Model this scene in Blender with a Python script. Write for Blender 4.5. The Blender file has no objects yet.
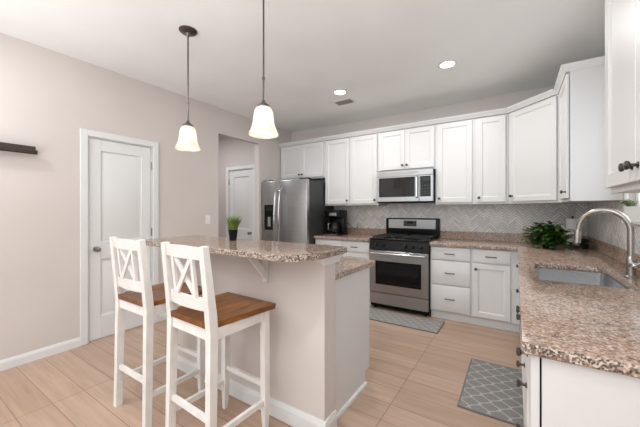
import bpy, bmesh, math, random
from mathutils import Vector, Matrix
R = math.radians
random.seed(7)
scene = bpy.context.scene
COL = scene.collection

# ---------------------------------------------------------------- camera, world, light, exposure
FPX, HOR, HCAM = 300.0, 210.4, 1.296
YAW = math.atan(196 / FPX)
cam_d = bpy.data.cameras.new('camera')
cam = bpy.data.objects.new('camera', cam_d)
COL.objects.link(cam)
cam_d.sensor_width = 36
cam_d.lens = FPX / 640 * 36
cam_d.shift_y = -(213.5 - HOR) / 640
cam_d.clip_start = 0.02
cam.location = (0, 0, HCAM)
cam.rotation_euler = (R(90), 0, YAW)
scene.camera = cam

world = bpy.data.worlds.new('world')
scene.world = world
world.use_nodes = True
bg = world.node_tree.nodes['Background']
bg.inputs['Color'].default_value = (0.88, 0.95, 1.0, 1)
bg.inputs['Strength'].default_value = 1.3

def area_light(name, loc, rot, sx, sy, power, color=(1, 1, 1)):
    d = bpy.data.lights.new(name, 'AREA')
    d.shape = 'RECTANGLE'; d.size = sx; d.size_y = sy; d.energy = power; d.color = color
    o = bpy.data.objects.new(name, d); COL.objects.link(o)
    o.location = loc; o.rotation_euler = rot
    return o
# added daylight fill at the unseen rear opening; daylight entering by the kitchen window
area_light('rear_daylight_fill', (-1.45, -3.1, 1.25), (R(90), 0, R(180)), 3.8, 2.3, 34, (0.94, 0.975, 1.0))
# added upward fill behind the camera to brighten the ceiling; no fixture here
area_light('ceiling_fill', (-1.3, -1.6, 1.25), (R(180), 0, 0), 3.2, 2.4, 112, (0.93, 0.97, 1.0))
area_light('window_daylight', (0.93, 2.47, 1.75), (0, R(90), 0), 0.9, 0.9, 3, (1, 1, 1))

scene.view_settings.view_transform = 'Standard'
scene.view_settings.look = 'None'
scene.view_settings.gamma = 1
scene.view_settings.use_curve_mapping = False
scene.view_settings.exposure = 0.46

# ---------------------------------------------------------------- dimensions
YW, ZC, XL, XR = 4.372, 2.735, -3.49, 0.668
YREAR = -3.2

# ---------------------------------------------------------------- materials
def srgb(r, g, b):
    f = lambda c: (c / 255 / 12.92) if c / 255 <= 0.04045 else ((c / 255 + 0.055) / 1.055) ** 2.4
    return (f(r), f(g), f(b), 1)

def mat(name, col, rough=0.5, metal=0.0, **kw):
    m = bpy.data.materials.new(name); m.use_nodes = True
    b = m.node_tree.nodes['Principled BSDF']
    b.inputs['Base Color'].default_value = col
    b.inputs['Roughness'].default_value = rough
    b.inputs['Metallic'].default_value = metal
    for k, v in kw.items():
        b.inputs[k.replace('_', ' ')].default_value = v
    return m

class NT:
    def __init__(s, m): s.m = m; s.t = m.node_tree; s.b = s.t.nodes['Principled BSDF']
    def n(s, typ, **kw):
        nd = s.t.nodes.new(typ)
        for k, v in kw.items(): setattr(nd, k, v)
        return nd
    def l(s, a, b): s.t.links.new(a, b)
    def coord(s): return s.n('ShaderNodeTexCoord').outputs['Object']
    def mapping(s, v, scale=(1, 1, 1), rot=(0, 0, 0)):
        mp = s.n('ShaderNodeMapping'); mp.inputs['Scale'].default_value = scale; mp.inputs['Rotation'].default_value = rot
        s.l(v, mp.inputs['Vector']); return mp.outputs['Vector']
    def noise(s, v, sc, det=3, rough=0.5):
        n = s.n('ShaderNodeTexNoise'); n.inputs['Scale'].default_value = sc; n.inputs['Detail'].default_value = det
        n.inputs['Roughness'].default_value = rough
        s.l(v, n.inputs['Vector']); return n.outputs['Fac']
    def ramp(s, f, stops, interp='LINEAR'):
        r = s.n('ShaderNodeValToRGB'); cr = r.color_ramp; cr.interpolation = interp
        while len(cr.elements) < len(stops): cr.elements.new(0.5)
        for e, (p, c) in zip(cr.elements, stops): e.position = p; e.color = c
        s.l(f, r.inputs['Fac']); return r.outputs['Color']
    def math(s, op, a, b=None, c=None):
        n = s.n('ShaderNodeMath', operation=op)
        for i, v in enumerate((a, b, c)):
            if v is None: continue
            if isinstance(v, (int, float)): n.inputs[i].default_value = v
            else: s.l(v, n.inputs[i])
        return n.outputs[0]
    def mix(s, f, a, b, mode='MIX'):
        n = s.n('ShaderNodeMix', data_type='RGBA', blend_type=mode)
        for i, v in ((0, f), (6, a), (7, b)):
            if isinstance(v, (int, float)): n.inputs[i].default_value = v
            elif isinstance(v, tuple): n.inputs[i].default_value = v
            else: s.l(v, n.inputs[i])
        return n.outputs[2]
    def bump(s, h, strength=0.2, dist=0.002):
        n = s.n('ShaderNodeBump'); n.inputs['Strength'].default_value = strength; n.inputs['Distance'].default_value = dist
        s.l(h, n.inputs['Height']); s.l(n.outputs['Normal'], s.b.inputs['Normal'])
    def base(s, c): s.l(c, s.b.inputs['Base Color'])

def painted(name, col, rough, amount=0.03, scale=1.5):
    m = mat(name, col, rough); t = NT(m); v = t.coord()
    f = t.noise(v, scale, 2)
    lo = tuple(c * (1 - amount) for c in col[:3]) + (1,); hi = tuple(min(1, c * (1 + amount)) for c in col[:3]) + (1,)
    t.base(t.ramp(f, [(0.3, lo), (0.7, hi)]))
    t.bump(t.noise(v, 220, 2), 0.05, 0.001)
    return m

M = {}
M['wall'] = painted('greige_wall_paint', srgb(208, 200, 196), 0.75)
M['ceiling'] = painted('white_ceiling_paint', srgb(240, 242, 241), 0.85)
M['white'] = painted('white_cabinet_paint', srgb(217, 217, 217), 0.38, 0.015)
M['trimw'] = painted('white_trim_paint', srgb(221, 222, 222), 0.35, 0.015)
M['stoolw'] = painted('distressed_white_paint', srgb(228, 226, 223), 0.45, 0.05, 14)
M['black'] = mat('black_enamel', srgb(11, 11, 12), 0.3, 0.0, Specular_IOR_Level=0.22)
M['blackm'] = mat('black_matte', srgb(17, 17, 18), 0.55, 0.0, Specular_IOR_Level=0.3)
M['iron'] = mat('cast_iron', srgb(16, 16, 16), 0.6)
M['glassblk'] = mat('dark_oven_glass', srgb(18, 18, 20), 0.06, 0.0, Specular_IOR_Level=0.35)
M['bronze'] = mat('dark_bronze', srgb(98, 92, 88), 0.34, 0.9)
M['pewter'] = mat('dark_pewter', srgb(84, 80, 78), 0.34, 0.9)
M['nickel'] = mat('brushed_nickel', srgb(172, 168, 162), 0.26, 1.0)
M['chrome'] = mat('chrome', srgb(215, 215, 215), 0.12, 1.0)
M['fridgeside'] = mat('charcoal_steel', srgb(58, 57, 57), 0.45, 0.2)
M['gap_shade'] = mat('painted_gap_shade', srgb(26, 25, 24), 0.9)  # near-black that paints the shade inside the panel gap and the vent
M['darkwood'] = mat('espresso_wood', srgb(52, 40, 32), 0.5)
M['plastic'] = mat('white_plastic', srgb(236, 235, 232), 0.4)
M['paper'] = mat('white_paper', srgb(236, 235, 232), 0.9)
M['ceramic'] = mat('white_ceramic', srgb(240, 240, 238), 0.3)
M['led'] = mat('display', srgb(30, 38, 40), 0.15)
M['soil'] = mat('soil', srgb(46, 36, 28), 0.95)
M['metalvent'] = mat('vent_metal', srgb(150, 148, 144), 0.5, 0.2)

def steel():
    m = mat('stainless_steel', srgb(176, 172, 168), 0.28, 1.0); t = NT(m); v = t.coord()
    f = t.noise(t.mapping(v, (2, 2, 160)), 1.0, 2)
    t.base(t.ramp(f, [(0.3, srgb(166, 167, 168)), (0.7, srgb(178, 179, 180))]))
    f2 = t.noise(t.mapping(v, (3, 3, 220)), 1.0, 2)
    t.l(t.math('MULTIPLY_ADD', f2, 0.12, 0.24), t.b.inputs['Roughness'])
    return m
M['steel'] = steel()
M['sinksteel'] = mat('sink_steel', srgb(222, 224, 226), 0.24, 1.0)

def granite():
    m = mat('speckled_granite', srgb(170, 150, 132), 0.16); t = NT(m); v = t.coord()
    def vor(sc):
        n = t.n('ShaderNodeTexVoronoi'); n.inputs['Scale'].default_value = sc; t.l(v, n.inputs['Vector']); return n
    a = vor(150)
    sep = t.n('ShaderNodeSeparateColor'); t.l(a.outputs['Color'], sep.inputs['Color'])
    c1 = t.ramp(sep.outputs[0], [(0.0, srgb(84, 70, 65)), (0.10, srgb(136, 111, 97)), (0.28, srgb(166, 141, 125)),
                                 (0.50, srgb(184, 161, 145)), (0.74, srgb(158, 132, 116)), (0.86, srgb(216, 204, 194))], 'CONSTANT')
    b = vor(75)
    sepb = t.n('ShaderNodeSeparateColor'); t.l(b.outputs['Color'], sepb.inputs['Color'])
    c2 = t.ramp(sepb.outputs[1], [(0.0, srgb(104, 90, 83)), (0.14, srgb(158, 133, 118)), (0.5, srgb(174, 150, 134)), (0.85, srgb(206, 191, 179))], 'CONSTANT')
    c = t.mix(0.38, c1, c2)
    big = t.noise(v, 7, 3)
    c = t.mix(1.0, c, t.ramp(big, [(0.3, (0.84, 0.82, 0.81, 1)), (0.7, (1.0, 0.99, 0.98, 1))]), 'MULTIPLY')
    t.base(c)
    return m
M['granite'] = granite()
def granite_edge():
    # the sawn and chiselled rim of the slabs: same stone, larger dark and pale chips
    m = mat('granite_rough_edge', srgb(120, 100, 88), 0.4); t = NT(m); v = t.coord()
    n = t.n('ShaderNodeTexVoronoi'); n.inputs['Scale'].default_value = 190; t.l(v, n.inputs['Vector'])
    sep = t.n('ShaderNodeSeparateColor'); t.l(n.outputs['Color'], sep.inputs['Color'])
    t.base(t.ramp(sep.outputs[0], [(0.0, srgb(70, 60, 56)), (0.2, srgb(128, 110, 98)), (0.42, srgb(176, 156, 141)), (0.66, srgb(208, 195, 184)), (0.9, srgb(104, 90, 82))], 'CONSTANT'))
    t.bump(t.noise(v, 60, 3), 0.6, 0.006)
    return m
M['granite_edge'] = granite_edge()

def floor_mat():
    m = mat('oak_plank_floor', srgb(206, 174, 146), 0.38); t = NT(m); v = t.coord()
    br = t.n('ShaderNodeTexBrick'); br.offset = 0.37; br.offset_frequency = 1
    t.l(v, br.inputs['Vector'])
    for k, val in (('Scale', 1.0), ('Mortar Size', 0.003), ('Mortar Smooth', 0.1), ('Bias', 0.0), ('Brick Width', 1.9), ('Row Height', 0.176)):
        br.inputs[k].default_value = val
    br.inputs['Color1'].default_value = srgb(178, 151, 132); br.inputs['Color2'].default_value = srgb(190, 164, 145)
    br.inputs['Mortar'].default_value = srgb(150, 122, 103)
    g = t.noise(t.mapping(v, (1.6, 22, 1)), 1.0, 5, 0.6)
    g2 = t.noise(t.mapping(v, (5, 90, 1)), 1.0, 3, 0.6)
    c = t.mix(1.0, br.outputs['Color'], t.ramp(g, [(0.25, (0.80, 0.78, 0.76, 1)), (0.6, (1.02, 1.01, 1.0, 1)), (0.8, (1.08, 1.07, 1.07, 1))]), 'MULTIPLY')
    c = t.mix(0.5, c, t.mix(1.0, c, t.ramp(g2, [(0.3, (0.86, 0.85, 0.84, 1)), (0.7, (1.05, 1.05, 1.05, 1))]), 'MULTIPLY'))
    t.base(c)
    return m
M['floor'] = floor_mat()

def tile_mat(axis):
    # chevron/herringbone mosaic of small pale grey marble tiles
    m = mat('herringbone_tile_' + axis, srgb(205, 203, 200), 0.25); t = NT(m); v = t.coord()
    s = t.n('ShaderNodeSeparateXYZ'); t.l(v, s.inputs[0])
    u = s.outputs[0] if axis == 'x' else s.outputs[1]; z = s.outputs[2]
    W, T = 0.070, 0.036
    tri = t.math('PINGPONG', u, W)
    h = t.math('DIVIDE', t.math('ADD', z, tri), T)
    row = t.math('FLOOR', h); colm = t.math('FLOOR', t.math('DIVIDE', u, W))
    comb = t.n('ShaderNodeCombineXYZ'); t.l(row, comb.inputs[0]); t.l(colm, comb.inputs[1])
    wn = t.n('ShaderNodeTexWhiteNoise', noise_dimensions='2D'); t.l(comb.outputs[0], wn.inputs['Vector'])
    tint = t.ramp(wn.outputs['Value'], [(0.0, srgb(200, 198, 195)), (0.35, srgb(212, 210, 207)), (0.7, srgb(222, 220, 218)), (1.0, srgb(232, 231, 229))])
    fr = t.math('FRACT', h)
    e1 = t.math('LESS_THAN', t.math('MINIMUM', fr, t.math('SUBTRACT', 1.0, fr)), 0.11)
    e2 = t.math('LESS_THAN', t.math('MINIMUM', tri, t.math('SUBTRACT', W, tri)), 0.0016)
    e = e1
    t.base(t.mix(e, tint, srgb(168, 165, 162)))
    t.bump(t.math('SUBTRACT', 1.0, e), 0.3, 0.001)
    return m
M['tile_x'] = tile_mat('x'); M['tile_y'] = tile_mat('y')

def wood_seat():
    m = mat('honey_brown_seat_wood', srgb(140, 84, 40), 0.35); t = NT(m); v = t.coord()
    g = t.noise(t.mapping(v, (11, 2.6, 11)), 1.3, 4, 0.65)
    br = t.math('FRACT', t.math('MULTIPLY', t.n('ShaderNodeSeparateXYZ').outputs[0], 1.0))
    sx = t.n('ShaderNodeSeparateXYZ'); t.l(v, sx.inputs[0])
    pl = t.math('FLOOR', t.math('MULTIPLY', t.math('ADD', sx.outputs[0], 1.0), 10.0))
    wn = t.n('ShaderNodeTexWhiteNoise', noise_dimensions='1D'); t.l(pl, wn.inputs['W'])
    c = t.ramp(g, [(0.25, srgb(64, 37, 12)), (0.5, srgb(126, 79, 32)), (0.75, srgb(182, 124, 60))])
    c = t.mix(1.0, c, t.ramp(wn.outputs['Value'], [(0, (0.78, 0.75, 0.72, 1)), (1, (1.1, 1.05, 1.0, 1))]), 'MULTIPLY')
    t.base(c); return m
M['seat'] = wood_seat()

def rug_mat(name, scale, dark, light, width):
    m = mat(name, dark, 0.95); t = NT(m); v = t.coord()
    s = t.n('ShaderNodeSeparateXYZ'); t.l(v, s.inputs[0])
    # ogee trellis: two families of wavy lines that kiss
    P, Q = scale
    wv = t.math('MULTIPLY', t.math('COSINE', t.math('MULTIPLY', s.outputs[1], 2 * math.pi / Q)), 0.25)
    x_ = t.math('DIVIDE', s.outputs[0], P)
    def near(v_):
        f_ = t.math('FRACT', v_); return t.math('MINIMUM', f_, t.math('SUBTRACT', 1.0, f_))
    d_ = t.math('MINIMUM', near(t.math('SUBTRACT', x_, wv)), near(t.math('ADD', t.math('ADD', x_, 0.5), wv)))
    e = t.math('LESS_THAN', d_, width)
    weave = t.noise(v, 260, 2)
    c = t.mix(e, dark, light)
    c = t.mix(1.0, c, t.ramp(weave, [(0.3, (0.82, 0.82, 0.82, 1)), (0.7, (1.1, 1.1, 1.1, 1))]), 'MULTIPLY')
    t.base(c); t.bump(weave, 0.4, 0.003); return m
M['rug'] = rug_mat('grey_trellis_mat', (0.115, 0.125), srgb(132, 129, 127), srgb(172, 168, 164), 0.06)
M['rug2'] = rug_mat('grey_lattice_mat', (0.10, 0.11), srgb(142, 140, 136), srgb(168, 165, 160), 0.07)

def shade_mat():
    m = mat('frosted_alabaster_glass', srgb(236, 230, 222), 0.35); t = NT(m); v = t.coord()
    c = t.ramp(t.noise(v, 16, 3), [(0.3, srgb(220, 212, 202)), (0.7, srgb(242, 238, 232))])
    t.base(c)
    tr = t.n('ShaderNodeBsdfTranslucent'); t.l(c, tr.inputs['Color'])
    mx = t.n('ShaderNodeMixShader'); mx.inputs[0].default_value = 0.5
    t.l(t.b.outputs[0], mx.inputs[1]); t.l(tr.outputs[0], mx.inputs[2])
    out = [n for n in t.t.nodes if n.type == 'OUTPUT_MATERIAL'][0]; t.l(mx.outputs[0], out.inputs['Surface'])
    return m
M['shade'] = shade_mat()
M['bulb'] = mat('lit_lamp', (1, 1, 1, 1), 0.5); M['bulb'].node_tree.nodes['Principled BSDF'].inputs['Emission Color'].default_value = (1, .96, .9, 1)
M['bulb'].node_tree.nodes['Principled BSDF'].inputs['Emission Strength'].default_value = 6.0

def leaf_mat(name, a, b):
    m = mat(name, a, 0.5); t = NT(m); v = t.coord()
    t.base(t.ramp(t.noise(v, 30, 2), [(0.3, a), (0.7, b)])); return m
M['leaf'] = leaf_mat('dark_green_leaf', srgb(38, 66, 24), srgb(78, 112, 44))
M['leafdk'] = leaf_mat('blackish_green_leaf', srgb(22, 28, 16), srgb(40, 52, 26))
M['grass'] = leaf_mat('olive_green_blade', srgb(66, 92, 28), srgb(122, 146, 58))
M['sprig'] = leaf_mat('sage_green_leaf', srgb(84, 104, 62), srgb(140, 158, 112))

def glass_mat():
    m = bpy.data.materials.new('window_glass'); m.use_nodes = True; nt = m.node_tree
    nt.nodes.clear(); o = nt.nodes.new('ShaderNodeOutputMaterial'); mx = nt.nodes.new('ShaderNodeMixShader')
    tr = nt.nodes.new('ShaderNodeBsdfTransparent'); gl = nt.nodes.new('ShaderNodeBsdfGlossy'); gl.inputs['Roughness'].default_value = 0.02
    mx.inputs[0].default_value = 0.06
    nt.links.new(tr.outputs[0], mx.inputs[1]); nt.links.new(gl.outputs[0], mx.inputs[2]); nt.links.new(mx.outputs[0], o.inputs[0])
    return m
M['glass'] = glass_mat()
M['carafe'] = mat('dark_glass', srgb(20, 18, 17), 0.05)
M['bark'] = mat('bark', srgb(86, 70, 56), 0.9)

# ---------------------------------------------------------------- mesh builder
class MB:
    def __init__(s): s.bm = bmesh.new()
    def box(s, x0, x1, y0, y1, z0, z1, bev=0.0, seg=1):
        bm = s.bm
        vs = [bm.verts.new((x, y, z)) for x in (x0, x1) for y in (y0, y1) for z in (z0, z1)]
        fs = []
        for q in ((0, 1, 3, 2), (4, 6, 7, 5), (0, 4, 5, 1), (2, 3, 7, 6), (0, 2, 6, 4), (1, 5, 7, 3)):
            fs.append(bm.faces.new([vs[i] for i in q]))
        if bev > 0:
            es = list({e for f in fs for e in f.edges})
            bmesh.ops.bevel(bm, geom=es, offset=bev, segments=seg, affect='EDGES', profile=0.5)
        return s
    def hexa(s, a, b):          # loft between two 4-point loops
        bm = s.bm
        va = [bm.verts.new(p) for p in a]; vb = [bm.verts.new(p) for p in b]; n = len(a)
        bm.faces.new(va[::-1]); bm.faces.new(vb)
        for i in range(n): bm.faces.new((va[i], va[(i + 1) % n], vb[(i + 1) % n], vb[i]))
        return s
    def bar(s, p, q, w, t, up=(0, 0, 1), w2=None, t2=None):   # rectangular bar from p to q
        p, q = Vector(p), Vector(q); d = (q - p).normalized(); u = Vector(up)
        if abs(d.dot(u)) > 0.98: u = Vector((0, 1, 0))
        a = d.cross(u).normalized(); b = a.cross(d).normalized()
        w2 = w if w2 is None else w2; t2 = t if t2 is None else t2
        A = [p + a * x * w / 2 + b * y * t / 2 for x, y in ((-1, -1), (1, -1), (1, 1), (-1, 1))]
        B = [q + a * x * w2 / 2 + b * y * t2 / 2 for x, y in ((-1, -1), (1, -1), (1, 1), (-1, 1))]
        return s.hexa(A, B)
    def tube(s, pts, r, seg=10, cap=True):
        pts = [Vector(p) for p in pts]; rs = r if isinstance(r, (list, tuple)) else [r] * len(pts)
        rings = []; prev = None
        for i, p in enumerate(pts):
            d = (pts[min(i + 1, len(pts) - 1)] - pts[max(i - 1, 0)]).normalized()
            if prev is None:
                u = Vector((0, 0, 1)) if abs(d.z) < 0.9 else Vector((1, 0, 0))
                a = d.cross(u).normalized()
            else: a = (prev - d * prev.dot(d)).normalized()
            prev = a; b = d.cross(a)
            rings.append([s.bm.verts.new(p + (a * math.cos(2 * math.pi * k / seg) + b * math.sin(2 * math.pi * k / seg)) * rs[i]) for k in range(seg)])
        for A, B in zip(rings, rings[1:]):
            for k in range(seg): s.bm.faces.new((A[k], A[(k + 1) % seg], B[(k + 1) % seg], B[k]))
        if cap: s.bm.faces.new(rings[0][::-1]); s.bm.faces.new(rings[-1])
        return s
    def lathe(s, prof, c=(0, 0, 0), axis=(0, 0, 1), seg=28, cap=True):
        c = Vector(c); ax = Vector(axis).normalized()
        u = Vector((1, 0, 0)) if abs(ax.x) < 0.9 else Vector((0, 1, 0))
        a = ax.cross(u).normalized(); b = ax.cross(a)
        rings = [[s.bm.verts.new(c + ax * h + (a * math.cos(2 * math.pi * k / seg) + b * math.sin(2 * math.pi * k / seg)) * max(r, 1e-4)) for k in range(seg)] for r, h in prof]
        for A, B in zip(rings, rings[1:]):
            for k in range(seg): s.bm.faces.new((A[k], A[(k + 1) % seg], B[(k + 1) % seg], B[k]))
        if cap: s.bm.faces.new(rings[0][::-1]); s.bm.faces.new(rings[-1])
        return s
    def prism(s, poly, z0, z1, bev=0.0):
        lo = [s.bm.verts.new((x, y, z0)) for x, y in poly]; hi = [s.bm.verts.new((x, y, z1)) for x, y in poly]; n = len(poly)
        fs = [s.bm.faces.new(lo[::-1]), s.bm.faces.new(hi)]
        for i in range(n): fs.append(s.bm.faces.new((lo[i], lo[(i + 1) % n], hi[(i + 1) % n], hi[i])))
        if bev:
            es = list({e for f in fs[:2] for e in f.edges})
            bmesh.ops.bevel(s.bm, geom=es, offset=bev, segments=2, affect='EDGES', profile=0.5)
        return s
    def cells(s, xs, ys, keep, z0, z1, bev=0.0):     # slab made of grid cells (holes allowed)
        vv = {}
        def V(i, j):
            if (i, j) not in vv: vv[(i, j)] = s.bm.verts.new((xs[i], ys[j], z1))
            return vv[(i, j)]
        fs = [s.bm.faces.new((V(i, j), V(i + 1, j), V(i + 1, j + 1), V(i, j + 1))) for i in range(len(xs) - 1) for j in range(len(ys) - 1) if keep(i, j)]
        r = bmesh.ops.extrude_face_region(s.bm, geom=fs)
        bmesh.ops.translate(s.bm, verts=[g for g in r['geom'] if isinstance(g, bmesh.types.BMVert)], vec=(0, 0, z0 - z1))
        bmesh.ops.recalc_face_normals(s.bm, faces=s.bm.faces[:])
        bmesh.ops.dissolve_limit(s.bm, angle_limit=0.01, verts=s.bm.verts[:], edges=s.bm.edges[:])
        if bev:
            es = [e for e in s.bm.edges if len(e.link_faces) == 2 and e.calc_face_angle() > 0.5]
            bmesh.ops.bevel(s.bm, geom=es, offset=bev, segments=2, affect='EDGES', profile=0.5)
        return s
    def build(s, name, m, parent=None, smooth=35, mats=None):
        bmesh.ops.recalc_face_normals(s.bm, faces=s.bm.faces[:])
        me = bpy.data.meshes.new(name); s.bm.to_mesh(me); s.bm.free()
        me.materials.append(m)
        for x in (mats or []): me.materials.append(x)
        if smooth:
            for p in me.polygons: p.use_smooth = True
            try: me.set_sharp_from_angle(angle=R(smooth))
            except Exception: pass
        o = bpy.data.objects.new(name, me); COL.objects.link(o)
        if parent is not None: o.parent = parent
        return o

def tag(o, label=None, cat=None, group=None, kind=None):
    if label: o['label'] = label
    if cat: o['category'] = cat
    if group: o['group'] = group
    if kind: o['kind'] = kind
    return o
def thing(name, label, cat, loc=(0, 0, 0), rz=0.0, group=None):
    o = bpy.data.objects.new(name, None); o.empty_display_size = 0.1; COL.objects.link(o)
    o.location = loc; o.rotation_euler = (0, 0, rz)
    return tag(o, label, cat, group)
def struct(o): o['kind'] = 'structure'; return o
def copy_tree(o, parent=None):
    c = o.copy(); COL.objects.link(c)
    if parent is not None: c.parent = parent
    for ch in list(o.children): copy_tree(ch, c)
    return c

# ================================================================ THE ROOM
T = 0.10
HX = -5.25            # far side wall of the hallway
b = MB(); b.box(HX - 0.1, 1.0, YREAR - 0.1, YW + 0.1, -0.08, 0.0); struct(b.build('floor', M['floor'], smooth=0))
b = MB(); b.box(HX - 0.1, 1.0, YREAR - 0.1, YW + 0.1, ZC, ZC + 0.08); struct(b.build('ceiling', M['ceiling'], smooth=0))

D1a, D1b, D1h = 1.205, 1.830, 2.022          # pantry door rough opening
OPa, OPb, OPh = 2.741, 3.533, 2.38           # hallway opening
b = MB()
x0, x1 = XL - T, XL
b.box(x0, x1, YREAR, D1a, 0, ZC); b.box(x0, x1, D1a, D1b, D1h, ZC); b.box(x0, x1, D1b, OPa, 0, ZC)
b.box(x0, x1, OPa, OPb, OPh, ZC); b.box(x0, x1, OPb, YW + 0.1, 0, ZC)
struct(b.build('wall_left', M['wall'], smooth=0))
b = MB(); b.box(XL, XR + 0.1, YW, YW + 0.1, 0, ZC); struct(b.build('wall_back', M['wall'], smooth=0))
WY0, WY1, WZ0, WZ1 = 1.99, 2.95, 1.235, 2.20   # kitchen window hole
b = MB()
x0, x1 = XR, XR + T
b.box(x0, x1, YREAR, WY0, 0, ZC); b.box(x0, x1, WY1, YW, 0, ZC); b.box(x0, x1, WY0, WY1, 0, WZ0); b.box(x0, x1, WY0, WY1, WZ1, ZC)
struct(b.build('wall_right', M['wall'], smooth=0))
# rear wall with the wide glazed opening behind the photographer
b = MB()
b.box(XL, -3.30, YREAR - 0.1, YREAR, 0, ZC); b.box(0.40, XR, YREAR - 0.1, YREAR, 0, ZC); b.box(-3.30, 0.40, YREAR - 0.1, YREAR, 2.42, ZC)
struct(b.build('wall_rear', M['wall'], smooth=0))
# hallway
HY = 3.68
b = MB(); b.box(HX, XL - T, HY, HY + 0.1, 0, ZC); struct(b.build('wall_hall_back', M['wall'], smooth=0))
b = MB(); b.box(HX - 0.1, HX, 1.9, HY + 0.1, 0, ZC); struct(b.build('wall_hall_side', M['wall'], smooth=0))
b = MB(); b.box(HX, XL - T, 1.9, 2.0, 0, ZC); struct(b.build('wall_hall_front', M['wall'], smooth=0))

def board(mb, p, q, nx, ny, h=0.085, t=0.014):   # baseboard run from p to q, sticking out along the normal
    (ax, ay), (bx, by) = p, q
    prof = ((0, 0), (t, 0), (t, h * 0.72), (t * 0.45, h), (0, h))
    A = [(ax + nx * d, ay + ny * d, z) for d, z in prof]; B = [(bx + nx * d, by + ny * d, z) for d, z in prof]
    mb.hexa(A, B)
b = MB()
board(b, (XL, YREAR), (XL, D1a - 0.062), 1, 0); board(b, (XL, D1b + 0.062), (XL, OPa), 1, 0)
struct(b.build('baseboard_left', M['trimw'], smooth=0))
b = MB(); board(b, (HX, HY), (-4.45, HY), 0, -1); struct(b.build('baseboard_hall', M['trimw'], smooth=0))

hl = thing('added_hall_lamp', 'added unseen frosted ceiling lamp that brightens the hallway', 'lamp', (-4.3, 2.75, ZC - 0.0005))  # out of view, added to brighten the hallway
b = MB(); b.lathe([(0.15, 0), (0.15, -0.02), (0.14, -0.05), (0.09, -0.085), (0.01, -0.095)], (0, 0, 0), (0, 0, 1), 24); b.build('added_lamp_shade', M['shade'], hl)
ld = bpy.data.lights.new('hall_fill', 'AREA'); ld.shape = 'DISK'; ld.size = 0.25; ld.energy = 9; ld.color = (0.97, 0.98, 1.0)
lo = bpy.data.objects.new('hall_fill', ld); COL.objects.link(lo); lo.parent = hl; lo.location = (0, 0, -0.10)
# panelled interior doors ------------------------------------------------------
def panel_door(name, w, h, loc, rz, knob_x, hinge_x):
    """local x along the width, front towards -y"""
    root = bpy.data.objects.new(name, None); COL.objects.link(root); root.location = loc; root.rotation_euler = (0, 0, rz); struct(root)
    t = 0.035
    b = MB(); st = 0.105
    zr = [0.012, 0.24, 0.80, 0.98, h - 0.115, h]
    b.box(0.003, st, 0, t, 0.012, h, 0.003); b.box(w - st, w - 0.003, 0, t, 0.012, h, 0.003)
    b.box(st, w - st, 0, t, zr[0], zr[1], 0.003); b.box(st, w - st, 0, t, zr[2], zr[3], 0.003); b.box(st, w - st, 0, t, zr[4], zr[5], 0.003)
    for za, zb in ((zr[1], zr[2]), (zr[3], zr[4])):
        b.box(st - 0.002, w - st + 0.002, 0.014, t - 0.004, za - 0.002, zb + 0.002)
        a0, a1, c0, c1 = st, w - st, za, zb
        o_ = [(a0 + 0.018, 0.014, c0 + 0.018), (a1 - 0.018, 0.014, c0 + 0.018), (a1 - 0.018, 0.014, c1 - 0.018), (a0 + 0.018, 0.014, c1 - 0.018)]
        i_ = [(a0 + 0.048, 0.005, c0 + 0.048), (a1 - 0.048, 0.005, c0 + 0.048), (a1 - 0.048, 0.005, c1 - 0.048), (a0 + 0.048, 0.005, c1 - 0.048)]
        b.hexa(o_, i_)
    b.build('door_slab', M['trimw'], root)
    k = MB(); k.lathe([(0.026, 0), (0.026, 0.006), (0.011, 0.010), (0.010, 0.030), (0.024, 0.036), (0.028, 0.046), (0.024, 0.058), (0.008, 0.063)], (knob_x, 0, 0.913), (0, -1, 0), 20)
    k.build('door_knob', M['nickel'], root)
    for z in (0.25, 1.05, 1.80):
        hg = MB(); hg.tube([(hinge_x, -0.004, z - 0.045), (hinge_x, -0.004, z + 0.045)], 0.007, 8); hg.build('hinge', M['nickel'], root)
    c = MB(); cw, ct, g = 0.062, 0.018, 0.012
    f = -0.009 - ct
    def piece(x0, x1, z0, z1): c.box(x0, x1, f, f + ct, z0, z1, 0.004)
    piece(-g - cw, -g, 0.0, h + g + cw); piece(w + g, w + g + cw, 0.0, h + g + cw); piece(-g, w + g, h + g, h + g + cw)
    # jamb and stop
    c.box(-g, -0.001, -0.009, 0.085, 0.0, h + g); c.box(w + 0.001, w + g, -0.009, 0.085, 0.0, h + g); c.box(-0.001, w + 0.001, -0.009, 0.085, h + 0.003, h + g)
    c.build('door_casing', M['trimw'], root)
    return root
# pantry door on the left wall: front faces +x
panel_door('door_1', 0.600, 2.008, (XL - 0.0088, 1.2175, 0), R(90), 0.06, 0.600 + 0.004)
# hallway door faces the kitchen; its frame stands on the hallway wall
panel_door('door_2', 0.592, 1.99, (-4.271, HY - 0.088, 0), 0, 0.53, -0.004)

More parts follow.
